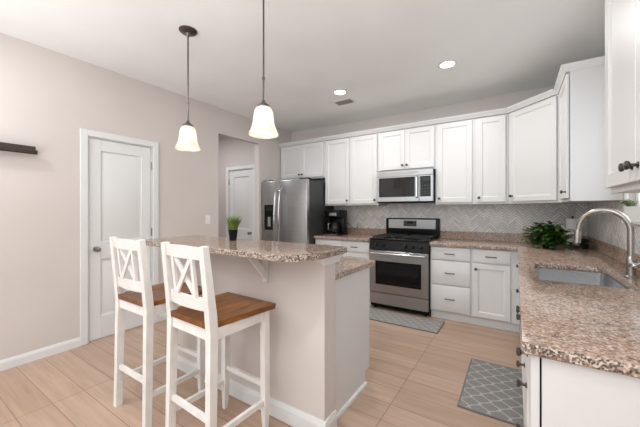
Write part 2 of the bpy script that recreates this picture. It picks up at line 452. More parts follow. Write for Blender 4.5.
# kitchen window over the sink
win = bpy.data.objects.new('window_1', None); COL.objects.link(win); struct(win)
b = MB()
fx0, fx1 = XR + 0.03, XR + 0.075
fw = 0.05
b.box(fx0, fx1, WY0 + .002, WY0 + fw, WZ0 + .002, WZ1 - .002, 0.004); b.box(fx0, fx1, WY1 - fw, WY1 - .002, WZ0 + .002, WZ1 - .002, 0.004)
b.box(fx0, fx1, WY0 + fw, WY1 - fw, WZ0 + .002, WZ0 + 0.085, 0.004); b.box(fx0, fx1, WY0 + fw, WY1 - fw, WZ1 - fw, WZ1 - .002, 0.004)
b.box(fx0, fx1, WY0 + fw, WY1 - fw, 1.70, 1.74, 0.004)
b.build('window_frame', M['trimw'], win)
b = MB(); b.box(XR + 0.05, XR + 0.054, WY0 + fw, WY1 - fw, WZ0 + 0.085, WZ1 - fw); b.build('pane', M['glass'], win, 0)
b = MB(); b.box(XR - 0.034, XR + 0.03, WY0 - 0.05, WY1 + 0.05, WZ0 - 0.028, WZ0 - 0.001, 0.005); b.build('window_sill', M['trimw'], win)
b = MB(); cw = 0.055
b.box(XR - 0.018, XR - 0.001, WY0 - cw, WY0, WZ0, WZ1 + cw, 0.003); b.box(XR - 0.018, XR - 0.001, WY1, WY1 + cw, WZ0, WZ1 + cw, 0.003); b.box(XR - 0.018, XR - 0.001, WY0, WY1, WZ1, WZ1 + cw, 0.003)
b.build('window_casing', M['trimw'], win)

# ================================================================ CABINETS
def shaker(mb, x0, x1, z0, z1, y=0.0, t=0.02, fr=0.055):
    g = 0.0015
    x0 += g; x1 -= g; z0 += g; z1 -= g
    bv = 0.0025
    mb.box(x0, x0 + fr, y, y + t, z0, z1, bv); mb.box(x1 - fr, x1, y, y + t, z0, z1, bv)
    mb.box(x0 + fr, x1 - fr, y, y + t, z0, z0 + fr, bv); mb.box(x0 + fr, x1 - fr, y, y + t, z1 - fr, z1, bv)
    a0, a1, c0, c1 = x0 + fr, x1 - fr, z0 + fr, z1 - fr
    mb.box(a0 - .002, a1 + .002, y + 0.010, y + t - 0.002, c0 - .002, c1 + .002)
    # small bead round the panel
    for (p, q) in (((a0, c0), (a1, c0)), ((a0, c1), (a1, c1))):
        zz = p[1]; s_ = 1 if zz == c0 else -1
        mb.hexa([(a0, y + 0.004, zz), (a0, y + 0.011, zz), (a0, y + 0.011, zz + s_ * 0.010)], [(a1, y + 0.004, zz), (a1, y + 0.011, zz), (a1, y + 0.011, zz + s_ * 0.010)])
    for xx in (a0, a1):
        s_ = 1 if xx == a0 else -1
        mb.hexa([(xx, y + 0.004, c0), (xx, y + 0.011, c0), (xx + s_ * 0.010, y + 0.011, c0)], [(xx, y + 0.004, c1), (xx, y + 0.011, c1), (xx + s_ * 0.010, y + 0.011, c1)])
def slab_front(mb, x0, x1, z0, z1, y=0.0, t=0.02):
    g = 0.0015
    mb.box(x0 + g, x1 - g, y, y + t, z0 + g, z1 - g, 0.004, 2)
def knob(parent, x, z, y=0.0, m='pewter'):
    k = MB(); k.lathe([(0.011, 0), (0.011, 0.003), (0.0055, 0.006), (0.0055, 0.018), (0.014, 0.023), (0.016, 0.029), (0.012, 0.034), (0.003, 0.036)], (x, y, z), (0, -1, 0), 16)
    return k.build('knob', M[m], parent)
def pull(parent, x, z, y=0.0, w=0.11):
    k = MB(); k.tube([(x - w / 2, y - 0.026, z), (x - w / 4, y - 0.029, z), (x + w / 4, y - 0.029, z), (x + w / 2, y - 0.026, z)], 0.0055, 8)
    for s_ in (-1, 1): k.tube([(x + s_ * w * 0.36, y, z), (x + s_ * w * 0.36, y - 0.026, z)], 0.0045, 8)
    return k.build('pull_handle', M['pewter'], parent)
def crown(parent, w, d, zt, ml=0.0, mr=0.0, ret_r=0.0, ret_l=0.0, h=0.052):
    """crown moulding over a cabinet; ml/mr mitre the front corners inwards, ret = returned end"""
    b = MB()
    def ring(e, z):
        xl = -e if ret_l else ml * e
        xr = w + e if ret_r else w - mr * e
        return [(xl, -e, z), (xr, -e, z), (xr if ret_r else w, d, z), (xl if ret_l else 0, d, z)]
    r0, r1, r2, r3 = ring(0.004, zt), ring(0.010, zt + h * 0.25), ring(0.034, zt + h * 0.82), ring(0.036, zt + h)
    b.hexa(r0, r1); b.hexa(r1, r2); b.hexa(r2, r3)
    b.build('crown_moulding', M['white'], parent)

ZU, ZT = 1.372, 2.408
def upper(label, loc, rz, w, z0, doors, d=0.33, group=None, body=None, **cr):
    r = thing('upper_cabinet', label, 'cabinet', (loc[0], loc[1], 0), rz, group)
    b = MB()
    if body: b.prism(body, z0, ZT)
    else: b.box(0.0, w, 0.0235, d, z0, ZT)
    b.build('cabinet_body', M['white'], r, 0)
    for (x0, x1, side) in doors:
        dm = MB(); shaker(dm, x0, x1, z0 + 0.022, ZT - 0.012, fr=min(0.06, (x1 - x0) * 0.2)); o = dm.build('door', M['white'], r)
        kx = x0 + 0.03 if side == 'l' else x1 - 0.03
        knob(o, kx, z0 + (0.075 if side != 'n' else 0.07))
    crown(r, w, d, ZT + 0.0005, **cr)
    return r
g = 0.001
YU = YW - 0.332
G_UP = None
upper('wide short white cabinet above the stainless refrigerator', (XL + 0.004, YU), 0, 0.931, 1.822, [(0.025, 0.465, 'r'), (0.465, 0.908, 'l')])
upper('tall white wall cabinet beside the refrigerator, above the coffee maker', (-2.553, YU), 0, 0.449, ZU, [(0.012, 0.437, 'r')])
upper('tall white wall cabinet just left of the microwave', (-2.103, YU), 0, 0.449, ZU, [(0.012, 0.437, 'r')])
upper('short two-door white cabinet directly above the microwave', (-1.653, YU), 0, 0.783, 1.835, [(0.012, 0.39, 'r'), (0.39, 0.771, 'l')])
upper('tall white wall cabinet just right of the microwave', (-0.869, YU), 0, 0.449, ZU, [(0.022, 0.427, 'l')])
upper('narrower tall white wall cabinet next to the angled corner cabinet', (-0.419, YU), 0, 0.342, ZU, [(0.020, 0.322, 'l')], mr=0.4142)
# diagonal corner
cx, cy = -0.076, YU
XF = 0.338                            # front plane of the wall cabinets on the right wall
dl = XF - cx
Wd = dl * math.sqrt(2)
def to_local(px, py):
    c, s = math.cos(R(45)), math.sin(R(45))
    dx, dy = px - cx, py - cy
    return (dx * c - dy * s, dx * s + dy * c)
off = 0.0205
pA = (cx + off * 0.7071 + .012, cy + off * 0.7071 - .012)
body_poly = [to_local(cx + .001, cy + .03), (0.022, off), (Wd - 0.022, off), to_local(XF + .03, cy - dl + .001), to_local(XR - .002, cy - dl + .001), to_local(XR - .002, YW - .002), to_local(cx + .001, YW - .002)]
r = thing('upper_cabinet', 'angled white corner wall cabinet with a single door', 'cabinet', (cx, cy, 0), R(-45))
b = MB(); b.prism(body_poly, ZU, ZT); b.build('cabinet_body', M['white'], r, 0)
dm = MB(); shaker(dm, 0.022, Wd - 0.022, ZU + 0.022, ZT - 0.012); o = dm.build('door', M['white'], r); knob(o, 0.055, ZU + 0.085)
b = MB()
def ring45(e, z):
    m = 0.4142 * e
    return [(m, -e, z), (Wd - e, -e, z)] + [(p[0], p[1], z) for p in (to_local(XF, cy - dl), to_local(XR - .002, cy - dl), to_local(XR - .002, YW - .002), to_local(cx, YW - .002), to_local(cx, cy))][1:4]
zt = ZT + 0.0005
rs = [ring45(0.004, zt), ring45(0.010, zt + .013), ring45(0.034, zt + .0426), ring45(0.036, zt + .052)]
for a_, b_ in zip(rs, rs[1:]): b.hexa(a_, b_)
b.build('crown_moulding', M['white'], r)
for o_ in r.children_recursive: o_.data.transform(Matrix.Rotation(R(-45), 4, 'Z'))
r.rotation_euler = (0, 0, 0)
# right wall cabinets (front faces -x, local x runs towards the camera)
yfar = cy - dl - 0.004
upper('white wall cabinet right of the window-side corner, showing its plain end panel', (XF, yfar), R(-90), yfar - 3.10, ZU, [(0.03, yfar - 3.10 - 0.012, 'r')], d=XR - XF - 0.002, ml=0.0, ret_r=1)
upper('nearest white wall cabinet at the right edge of the picture with two round knobs', (XF, 1.865), R(-90), 0.86, ZU, [(0.012, 0.432, 'r'), (0.432, 0.848, 'l')], d=XR - XF - 0.002, ret_l=1, ret_r=1)

# base cabinets ---------------------------------------------------------------
ZB = 0.875
def base(label, loc, rz, w, fronts, d=0.60, hollow=False, kick=True, group=None):
    """fronts: (type, x0, x1, z0, z1, hardware)"""
    r = thing('base_cabinet', label, 'cabinet', (loc[0], loc[1], 0), rz, group)
    b = MB()
    if hollow:
        b.box(0, 0.018, 0.0205, d, 0.10, ZB); b.box(w - 0.018, w, 0.0205, d, 0.10, ZB); b.box(0.018, w - 0.018, 0.0205, d, 0.10, 0.12)
        b.box(0.018, w - 0.018, d - 0.01, d, 0.12, ZB); b.box(0.018, w - 0.018, 0.0205, 0.04, 0.12, ZB)
    else: b.box(0, w, 0.0205, d, 0.10, ZB)
    b.build('cabinet_body', M['white'], r, 0)
    b = MB(); b.box(0, w, 0.055, 0.072, 0.0, 0.0995); b.build('toe_kick', M['white'], r, 0)
    for (typ, x0, x1, z0, z1, hw) in fronts:
        m_ = MB()
        if typ == 'door': shaker(m_, x0, x1, z0, z1)
        else: slab_front(m_, x0, x1, z0, z1)
        o = m_.build('door' if typ == 'door' else 'drawer', M['white'], r)
        if hw == 'pull': pull(o, (x0 + x1) / 2, (z0 + z1) / 2 + 0.0)
        elif hw == 'knob_c': knob(o, (x0 + x1) / 2, (z0 + z1) / 2, m='bronze')
        elif hw: 
            kx, kz = hw; knob(o, kx, kz, m='bronze')
    return r
YB = YW - 0.622
base('white base cabinet between refrigerator and range, under the coffee maker', (-2.545, YB), 0, 0.901,
     [('drawer', 0.012, 0.45, 0.715, 0.862, 'pull'), ('drawer', 0.45, 0.889, 0.715, 0.862, 'pull'), ('door', 0.012, 0.45, 0.112, 0.705, (0.42, 0.63)), ('door', 0.45, 0.889, 0.112, 0.705, (0.48, 0.63))])
base('white base cabinet with three stacked drawers right of the range', (-0.866, YB), 0, 0.446,
     [('drawer', 0.012, 0.434, 0.715, 0.862, 'pull'), ('drawer', 0.012, 0.434, 0.425, 0.705, 'pull'), ('drawer', 0.012, 0.434, 0.112, 0.415, 'pull')])
base('white base cabinet with one drawer over one door, at the inside corner', (-0.419, YB), 0, 0.452,
     [('drawer', 0.012, 0.372, 0.715, 0.862, 'pull'), ('door', 0.012, 0.372, 0.112, 0.705, (0.046, 0.645))])
XB = 0.036
dB = XR - XB - 0.002
YBR = YB - 0.001
base('white base cabinet along the right run nearest the inside corner', (XB, YBR), R(-90), YBR - 2.850,
     [('drawer', 0.06, YBR - 2.850 - .01, 0.715, 0.862, 'knob_c'), ('door', 0.06, YBR - 2.850 - .01, 0.112, 0.705, (YBR - 2.850 - .05, 0.645))], d=dB)
base('white sink base cabinet under the stainless sink', (XB, 2.849), R(-90), 0.93,
     [('door', 0.012, 0.465, 0.112, 0.862, (0.43, 0.64)), ('door', 0.465, 0.918, 0.112, 0.862, (0.50, 0.64))], d=dB, hollow=True)
base('white drawer base cabinet between sink and the end of the right counter', (XB, 1.918), R(-90), 0.408,
     [('drawer', 0.012, 0.396, 0.715, 0.862, 'knob_c'), ('drawer', 0.012, 0.396, 0.425, 0.705, 'knob_c'), ('drawer', 0.012, 0.396, 0.112, 0.415, 'knob_c')], d=dB)
r = base('nearest white base cabinet with the broad blank end panel facing the viewer', (XB, 1.509), R(-90), 0.410,
     [('drawer', 0.012, 0.420, 0.715, 0.862, 'knob_c'), ('door', 0.012, 0.420, 0.112, 0.705, (0.06, 0.60))], d=dB)
b = MB(); b.box(0.4215, 0.434, 0.0005, 0.0215, 0.0, 0.8745, 0.001); b.build('front_stile', M['white'], r, 0)
b = MB(); b.box(0.412, 0.434, 0.0265, dB, 0.0, 0.8745, 0.001); b.build('end_panel', M['white'], r, 0)
b = MB(); b.box(0.411, 0.420, 0.0205, 0.030, 0.0, 0.874); b.build('gap_shade_strip', M['gap_shade'], r, 0)  # dark strip painted in for the shade of the open joint

# ================================================================ GRANITE WORKTOPS
YE = 1.058
SX0, SX1, SY0, SY1 = 0.110, 0.500, 2.055, 2.715
XC0 = 0.014
YC0 = YW - 0.648
def edge_slot(o):      # rough chiselled stone shows on the vertical rim faces
    me = o.data; me.materials.append(M['granite_edge'])
    for p in me.polygons:
        if abs(p.normal.z) < 0.3: p.material_index = 1
b = MB()
xs = [-0.869, XC0, SX0, SX1, XR - 0.002]; ys = [YE, SY0, SY1, YC0, YW - 0.002]
def keep(i, j):
    if i == 0: return j == 3
    return not (i == 2 and j == 1)
b.cells(xs, ys, keep, 0.8762, 0.914, 0.004)
ct = b.build('granite_countertop', M['granite']); edge_slot(ct)
tag(ct, 'L-shaped speckled granite countertop with the sink cut into it', 'countertop')
b = MB(); b.box(-0.869, XR - 0.024, YW - 0.022, YW - 0.002, 0.9145, 1.015, 0.002); b.box(XR - 0.022, XR - 0.002, YE, YW - 0.0225, 0.9145, 1.015, 0.002)
b.build('upstand', M['granite'], ct)
b = MB(); b.box(-2.548, -1.640, YC0, YW - 0.002, 0.8762, 0.914, 0.004)
ct2 = b.build('granite_countertop', M['granite']); edge_slot(ct2); tag(ct2, 'short granite countertop between refrigerator and range', 'countertop')
b = MB(); b.box(-2.548, -1.640, YW - 0.022, YW - 0.002, 0.9145, 1.015, 0.002); b.build('upstand', M['granite'], ct2)

# tiled backsplash
b = MB(); b.box(-2.548, XR - 0.0105, YW - 0.009, YW - 0.0015, 1.0155, ZU - 0.001)
b.box(-1.639, -0.871, YW - 0.009, YW - 0.0015, 0.90, 1.0155); b.box(-1.640, -0.878, YW - 0.009, YW - 0.0015, ZU - 0.001, 1.398)
bs = b.build('tile_backsplash', M['tile_x'], smooth=0); tag(bs, 'pale grey herringbone tile backsplash behind the range on the back wall', 'backsplash')
b = MB()
b.box(XR - 0.009, XR - 0.0015, WY1 + 0.056, YW - 0.010, 1.0155, ZU - 0.001); b.box(XR - 0.009, XR - 0.0015, YE, WY0 - 0.056, 1.0155, ZU - 0.001)
b.box(XR - 0.009, XR - 0.0015, WY0 - 0.056, WY1 + 0.056, 1.0155, WZ0 - 0.03)
bs = b.build('tile_backsplash', M['tile_y'], smooth=0); tag(bs, 'pale grey herringbone tile backsplash beside the window behind the faucet', 'backsplash')

# ================================================================ SINK AND FAUCET
b = MB()
zb, ztp, t = 0.685, 0.8755, 0.004
bm = b.bm
def rrect(x0, x1, y0, y1, rad, z, n=5):
    pts = []
    for (cx_, cy_, a0) in ((x1 - rad, y1 - rad, 0), (x0 + rad, y1 - rad, 90), (x0 + rad, y0 + rad, 180), (x1 - rad, y0 + rad, 270)):
        for k in range(n + 1):
            a = R(a0 + 90 * k / n); pts.append((cx_ + rad * math.cos(a), cy_ + rad * math.sin(a), z))
    return pts
loops = [rrect(SX0 - .018, SX1 + .018, SY0 - .018, SY1 + .018, 0.05, ztp), rrect(SX0 + .002, SX1 - .002, SY0 + .002, SY1 - .002, 0.04, ztp),
         rrect(SX0 + .006, SX1 - .006, SY0 + .006, SY1 - .006, 0.04, zb + 0.03), rrect(SX0 + .03, SX1 - .03, SY0 + .03, SY1 - .03, 0.04, zb)]
vl = [[bm.verts.new(p) for p in L] for L in loops]
for A, B in zip(vl, vl[1:]):
    n = len(A)
    for k in range(n): bm.faces.new((A[k], A[(k + 1) % n], B[(k + 1) % n], B[k]))
bm.faces.new(vl[-1])
sk = b.build('kitchen_sink', M['sinksteel']); tag(sk, 'undermount stainless steel sink basin set in the granite', 'sink')
b = MB(); b.lathe([(0.045, zb + .001), (0.045, zb + .004), (0.032, zb + .003), (0.03, zb + .001)], ((SX0 + SX1) / 2, (SY0 + SY1) / 2, 0), (0, 0, 1), 20); b.build('drain', M['chrome'], sk)

fx, fy = 0.548, 2.40
f = thing('kitchen_faucet', 'tall brushed-nickel gooseneck faucet with side lever behind the sink', 'faucet', (fx, fy, 0.9142), R(0))
b = MB(); b.lathe([(0.028, 0), (0.028, 0.006), (0.022, 0.012), (0.020, 0.055), (0.021, 0.10), (0.018, 0.115), (0.0135, 0.125)], (0, 0, 0), (0, 0, 1), 20); b.build('faucet_base', M['nickel'], f)
pts = [(0, 0, 0.12), (0, 0, 0.22)]
rad = 0.118
# the spout arcs from the base over the bowl, turned slightly towards the far end
ux, uy = -0.90, 0.43
for k in range(0, 15):
    a = R(180 * k / 14)
    q = rad * (1 - math.cos(a)); pts.append((ux * q, uy * q, 0.265 + rad * math.sin(a)))
pts.append((ux * (2 * rad + .004), uy * (2 * rad + .004), 0.255))
b = MB(); b.tube(pts, 0.0155, 14); b.build('gooseneck_spout', M['nickel'], f)
e = Vector(pts[-1])
b = MB(); b.lathe([(0.0145, 0), (0.017, 0.012), (0.0185, 0.05), (0.0185, 0.085), (0.015, 0.088)], (e.x, e.y, e.z + 0.005), (ux * .06, uy * .06, -1), 16); b.build('spray_head', M['nickel'], f)
b = MB(); b.lathe([(0.016, 0), (0.017, 0.02), (0.015, 0.045), (0.006, 0.05)], (0.0, -0.018, 0.075), (0.15, -1, 0.05), 16); b.tube([(0.006, -0.055, 0.078), (0.02, -0.085, 0.098), (0.032, -0.115, 0.125)], [0.007, 0.006, 0.005], 8); b.build('lever_handle', M['chrome'], f)

# ================================================================ REFRIGERATOR
FX0, FX1 = -3.462, -2.562
FD = YW - 0.80
f = thing('refrigerator', 'side-by-side stainless refrigerator with dark sides and water dispenser', 'refrigerator', ((FX0 + FX1) / 2, FD, 0))
hw = (FX1 - FX0) / 2
b = MB(); b.box(-hw, hw, 0.072, 0.77, 0.02, 1.748, 0.004); b.box(-hw + .03, hw - .03, 0.10, 0.72, 0.0, 0.02); b.build('fridge_body', M['fridgeside'], f)
sp = -3.085 - (FX0 + FX1) / 2
b = MB(); b.box(-hw, sp - 0.002, 0.0, 0.066, 0.10, 1.765, 0.008, 2); dl_ = b.build('freezer_door', M['steel'], f)
b = MB(); b.box(sp + 0.002, hw, 0.0, 0.066, 0.10, 1.765, 0.008, 2); dr_ = b.build('fridge_door', M['steel'], f)
b = MB(); b.box(-hw + .01, hw - .01, 0.012, 0.07, 0.022, 0.094, 0.003); b.build('kick_grille', M['blackm'], f)
for s_, d_ in ((-1, dl_), (1, dr_)):
    hx = sp + s_ * 0.045
    pts = [(hx, -0.002, 0.62), (hx, -0.045, 0.66)] + [(hx, -0.052 - 0.034 * math.sin(math.pi * k / 8), 0.68 + 0.90 * k / 8) for k in range(9)] + [(hx, -0.045, 1.60), (hx, -0.002, 1.64)]
    b = MB(); b.tube(pts, 0.0145, 10); b.build('door_handle', M['chrome'], d_)
b = MB(); b.box(-hw + 0.055, -hw + 0.275, -0.004, 0.01, 0.985, 1.385, 0.003); dp = b.build('water_dispenser', M['black'], dl_)
b = MB(); b.box(-hw + 0.075, -hw + 0.255, -0.0065, -0.0035, 1.00, 1.20); b.build('dispenser_recess', M['blackm'], dp)
b = MB(); b.box(-hw + 0.135, -hw + 0.195, -0.014, -0.006, 1.04, 1.19, 0.003); b.build('dispenser_paddle', M['metalvent'], dp)
b = MB(); b.box(-hw + 0.09, -hw + 0.24, -0.007, -0.0035, 1.29, 1.35); b.build('control_display', M['led'], dp)
for x0 in (hw - .16, -hw + .01):
    b = MB(); b.box(x0, x0 + .15, 0.02, 0.12, 1.766, 1.782, 0.003); b.build('hinge_cover', M['blackm'], f)

# ================================================================ MICROWAVE
MX0, MX1 = -1.643, -0.880
MYF = YW - 0.40
f = thing('microwave', 'stainless over-the-range microwave with black window', 'microwave', ((MX0 + MX1) / 2, MYF, 1.402))
hw = (MX1 - MX0) / 2; MH = 0.431
b = MB(); b.box(-hw, hw, 0.03, 0.388, 0, MH, 0.003); b.build('microwave_body', M['blackm'], f)
b = MB(); b.box(-hw, hw, 0.0, 0.030, MH - 0.075, MH, 0.004); vg = b.build('top_vent', M['steel'], f)
b = MB()
for k in range(3): b.box(-hw + 0.05, hw - 0.19, -0.0012, 0.0, MH - 0.052 + k * 0.012, MH - 0.046 + k * 0.012)
b.build('vent_slots', M['metalvent'], vg)
dxr = hw - 0.175
b = MB(); b.box(-hw, dxr - 0.001, 0.0, 0.030, 0.012, MH - 0.077, 0.004); d_ = b.build('microwave_door', M['steel'], f)
b = MB(); b.box(-hw + 0.035, dxr - 0.055, -0.003, 0.004, 0.075, MH - 0.092, 0.002); b.build('door_window', M['glassblk'], d_)
b = MB(); b.tube([(dxr - 0.026, 0.0, 0.06), (dxr - 0.026, -0.03, 0.075), (dxr - 0.026, -0.03, MH - 0.105), (dxr - 0.026, 0.0, MH - 0.09)], 0.010, 10); b.build('door_handle', M['chrome'], d_)
b = MB(); b.box(dxr + 0.001, hw, 0.0, 0.030, 0.012, MH - 0.077, 0.004); cp = b.build('control_panel', M['steel'], f)
b = MB(); b.box(dxr + 0.012, hw - 0.03, -0.003, 0.004, 0.075, MH - 0.092, 0.002); kp = b.build('keypad', M['glassblk'], cp)
b = MB(); b.box(dxr + 0.03, hw - 0.048, -0.0042, -0.002, MH - 0.15, MH - 0.112); b.build('clock_display', M['led'], kp)
b = MB()
for i in range(3):
    for j in range(4): b.box(dxr + 0.030 + i * 0.034, dxr + 0.054 + i * 0.034, -0.0042, -0.002, 0.095 + j * 0.036, 0.116 + j * 0.036, 0.001)
b.build('keys', M['fridgeside'], kp)

# ================================================================ GAS RANGE
GX0, GX1 = -1.634, -0.874
GF = YW - 0.668
f = thing('gas_range', 'freestanding stainless gas range with black cooktop', 'stove', ((GX0 + GX1) / 2, GF, 0))
hw = (GX1 - GX0) / 2
b = MB(); b.box(-hw, hw, 0.042, 0.64, 0.03, 0.902, 0.003)
for sx in (-1, 1):
    for sy in (0.09, 0.58): b.lathe([(0.018, 0), (0.018, 0.03)], (sx * (hw - 0.05), sy, 0), (0, 0, 1), 10)
b.build('range_body', M['black'], f)
b = MB(); b.box(-hw + .004, hw - .004, 0.004, 0.041, 0.075, 0.222, 0.005); b.build('storage_drawer', M['steel'], f)
b = MB(); b.box(-hw + .004, hw - .004, 0.0, 0.041, 0.232, 0.772, 0.005); d_ = b.build('oven_door', M['steel'], f)
b = MB(); b.box(-hw + 0.085, hw - 0.085, -0.003, 0.006, 0.335, 0.640, 0.002); wd = b.build('oven_window', M['black'], d_)
b = MB(); b.box(-hw + 0.115, hw - 0.115, -0.0042, -0.001, 0.365, 0.612); b.build('window_glass', M['glassblk'], wd)
b = MB(); b.tube([(-hw + 0.03, -0.048, 0.742), (hw - 0.03, -0.048, 0.742)], 0.0135, 12)
for s_ in (-1, 1): b.tube([(s_ * (hw - 0.07), 0.0, 0.742), (s_ * (hw - 0.07), -0.048, 0.742)], 0.010, 10)
b.build('oven_handle', M['chrome'], d_)
b = MB(); b.hexa([(-hw, 0.0, 0.782), (hw, 0.0, 0.782), (hw, 0.041, 0.782), (-hw, 0.041, 0.782)], [(-hw, 0.022, 0.905), (hw, 0.022, 0.905), (hw, 0.041, 0.905), (-hw, 0.041, 0.905)])
cp = b.build('control_panel', M['black'], f)
for kx in (-0.29, -0.19, 0.10, 0.19, 0.29):
    b = MB(); b.lathe([(0.024, 0), (0.024, 0.008), (0.020, 0.012), (0.018, 0.030), (0.014, 0.033)], (kx, 0.010, 0.845), (0, -1, 0.17), 16); k_ = b.build('burner_knob', M['blackm'], cp)
    b = MB(); b.box(kx - 0.003, kx + 0.003, -0.026, -0.018, 0.850, 0.872); b.build('knob_grip', M['pewter'], k_)
b = MB(); b.box(-hw - .004, hw + .004, 0.006, 0.60, 0.916, 0.928, 0.004); b.box(-hw, hw, 0.042, 0.60, 0.9025, 0.917); b.build('cooktop', M['black'], f)
for sx in (-0.19, 0.19):
    b = MB()
    b.box(sx - 0.165, sx - 0.153, 0.05, 0.55, 0.948, 0.960, 0.002); b.box(sx + 0.153, sx + 0.165, 0.05, 0.55, 0.948, 0.960, 0.002)
    for yy in (0.05, 0.17, 0.295, 0.42, 0.538): b.box(sx - 0.165, sx + 0.165, yy, yy + 0.012, 0.948, 0.960, 0.002)
    b.box(sx - 0.006, sx + 0.006, 0.05, 0.55, 0.948, 0.962, 0.002)
    for px in (-0.158, 0.158):
        for yy in (0.056, 0.30, 0.544): b.box(sx + px - 0.006, sx + px + 0.006, yy - 0.006, yy + 0.006, 0.928, 0.950)
    b.build('burner_grate', M['iron'], f)
    for yy in (0.17, 0.43):
        b = MB(); b.lathe([(0.05, 0.928), (0.05, 0.934), (0.036, 0.938), (0.034, 0.945), (0.006, 0.946)], (sx, yy, 0), (0, 0, 1), 18); b.build('burner_cap', M['iron'], f)
b = MB(); b.box(-hw, hw, 0.605, 0.652, 0.9, 1.185, 0.012, 3); bg_ = b.build('backguard', M['black'], f)
b = MB(); b.box(-hw + 0.045, hw - 0.045, 0.598, 0.608, 1.035, 1.168, 0.003); pn = b.build('backguard_panel', M['steel'], bg_)
b = MB(); b.box(-0.11, 0.075, 0.5945, 0.600, 1.070, 1.150, 0.002); ck = b.build('clock_panel', M['fridgeside'], pn)
b = MB(); b.box(-0.06, 0.025, 0.5925, 0.596, 1.105, 1.138); b.build('clock_display', M['led'], ck)

# ================================================================ ISLAND
IX0, IX1 = -2.40, -0.905          # knee wall
IY0, IY1 = 1.432, 1.552
f = thing('kitchen_island', 'kitchen island with greige knee wall and white end panel', 'island', (0, 0, 0))
b = MB(); b.box(IX0, IX1, IY0, IY1, 0, 1.033); b.build('knee_wall', M['wall'], f, 0)
b = MB()
board(b, (IX0 - 0.014, IY0), (IX1 + 0.014, IY0), 0, -1, 0.105); board(b, (IX1, IY0), (IX1, IY1), 1, 0, 0.105); board(b, (IX0, IY1), (IX0, IY0), -1, 0, 0.105)
b.build('baseboard', M['trimw'], f, 0)
b = MB(); b.box(IX0 + 0.03, -0.957, IY1 + 0.002, 2.105, 0.10, 0.8755); b.box(IX0 + 0.03, -0.957, IY1 + 0.002, 2.045, 0.0, 0.10); b.build('cabinet_body', M['white'], f, 0)
b = MB(); b.prism([(IY1 + .001, 0.0), (2.055, 0.0), (2.055, 0.10), (2.125, 0.10), (2.125, 0.8755), (IY1 + .001, 0.8755)], -0.956, -0.938)
for v in b.bm.verts: v.co = Vector((v.co.z, v.co.x, v.co.y))
b.build('end_panel', M['white'], f, 0)
b = MB(); board(b, (-0.938, IY1 + .002), (-0.938, 2.05), 1, 0, 0.028, 0.016); b.build('shoe_moulding', M['trimw'], f, 0)
for k in range(3):
    x0 = IX0 + 0.05 + k * 0.452
    m_ = MB(); shaker(m_, 0, 0.45, 0.112, 0.705); 
    for v in m_.bm.verts: v.co = Vector((x0 + 0.45 - v.co.x, 2.126 - v.co.y, v.co.z))
    m_.build('door', M['white'], f)
    m_ = MB(); slab_front(m_, 0, 0.45, 0.715, 0.862)
    for v in m_.bm.verts: v.co = Vector((x0 + 0.45 - v.co.x, 2.126 - v.co.y, v.co.z))
    m_.build('drawer', M['white'], f)
# white cap block under the stone at the open end of the knee wall
b = MB()
b.hexa([(-0.998, 1.425, 1.012), (-0.902, 1.425, 0.985), (-0.902, 1.600, 0.985), (-0.998, 1.600, 1.012)], [(-1.03, 1.40, 1.0335), (-0.888, 1.40, 1.0335), (-0.888, 1.635, 1.0335), (-1.03, 1.635, 1.0335)])
b.build('end_cap_moulding', M['trimw'], f, 0)
# corbel bracket: upright, top arm and diagonal brace
bx = -1.345
b = MB(); b.box(bx - 0.019, bx + 0.019, IY0 - 0.022, IY0 - 0.001, 0.835, 1.033, 0.003); b.box(bx - 0.019, bx + 0.019, IY0 - 0.17, IY0 - 0.0225, 1.010, 1.033, 0.003)
b.bar((bx, IY0 - 0.012, 0.872), (bx, IY0 - 0.140, 1.016), 0.030, 0.034, up=(0, 1, 0)); b.build('corbel_bracket', M['trimw'], f)

# raised bar top with a rounded far corner
def bar_outline(ins=0.0):
    xl, xr, yf, yb = -2.43 + ins, -0.872 - ins, 1.163 + ins, 1.662 - ins
    P = [(xl, yf)]
    rc = 0.20
    for k in range(11):
        a = R(-90 + 90 * k / 10); P.append((xr - rc + rc * math.cos(a), yf + rc + rc * math.sin(a)))
    rc2 = 0.03
    for k in range(5):
        a = R(90 * k / 4); P.append((xr - rc2 + rc2 * math.cos(a), yb - rc2 + rc2 * math.sin(a)))
    P.append((xl, yb)); return P
b = MB(); b.prism(bar_outline(), 1.0345, 1.070, 0.005)
bt = b.build('bar_countertop', M['granite']); edge_slot(bt); tag(bt, 'raised granite bar top of the island with rounded end', 'countertop')
b = MB(); b.box(IX0 + 0.01, -0.905, IY1 + 0.003, 2.150, 0.8762, 0.914, 0.004)
o = b.build('granite_countertop', M['granite']); edge_slot(o); tag(o, 'lower granite worktop behind the raised bar of the island', 'countertop')

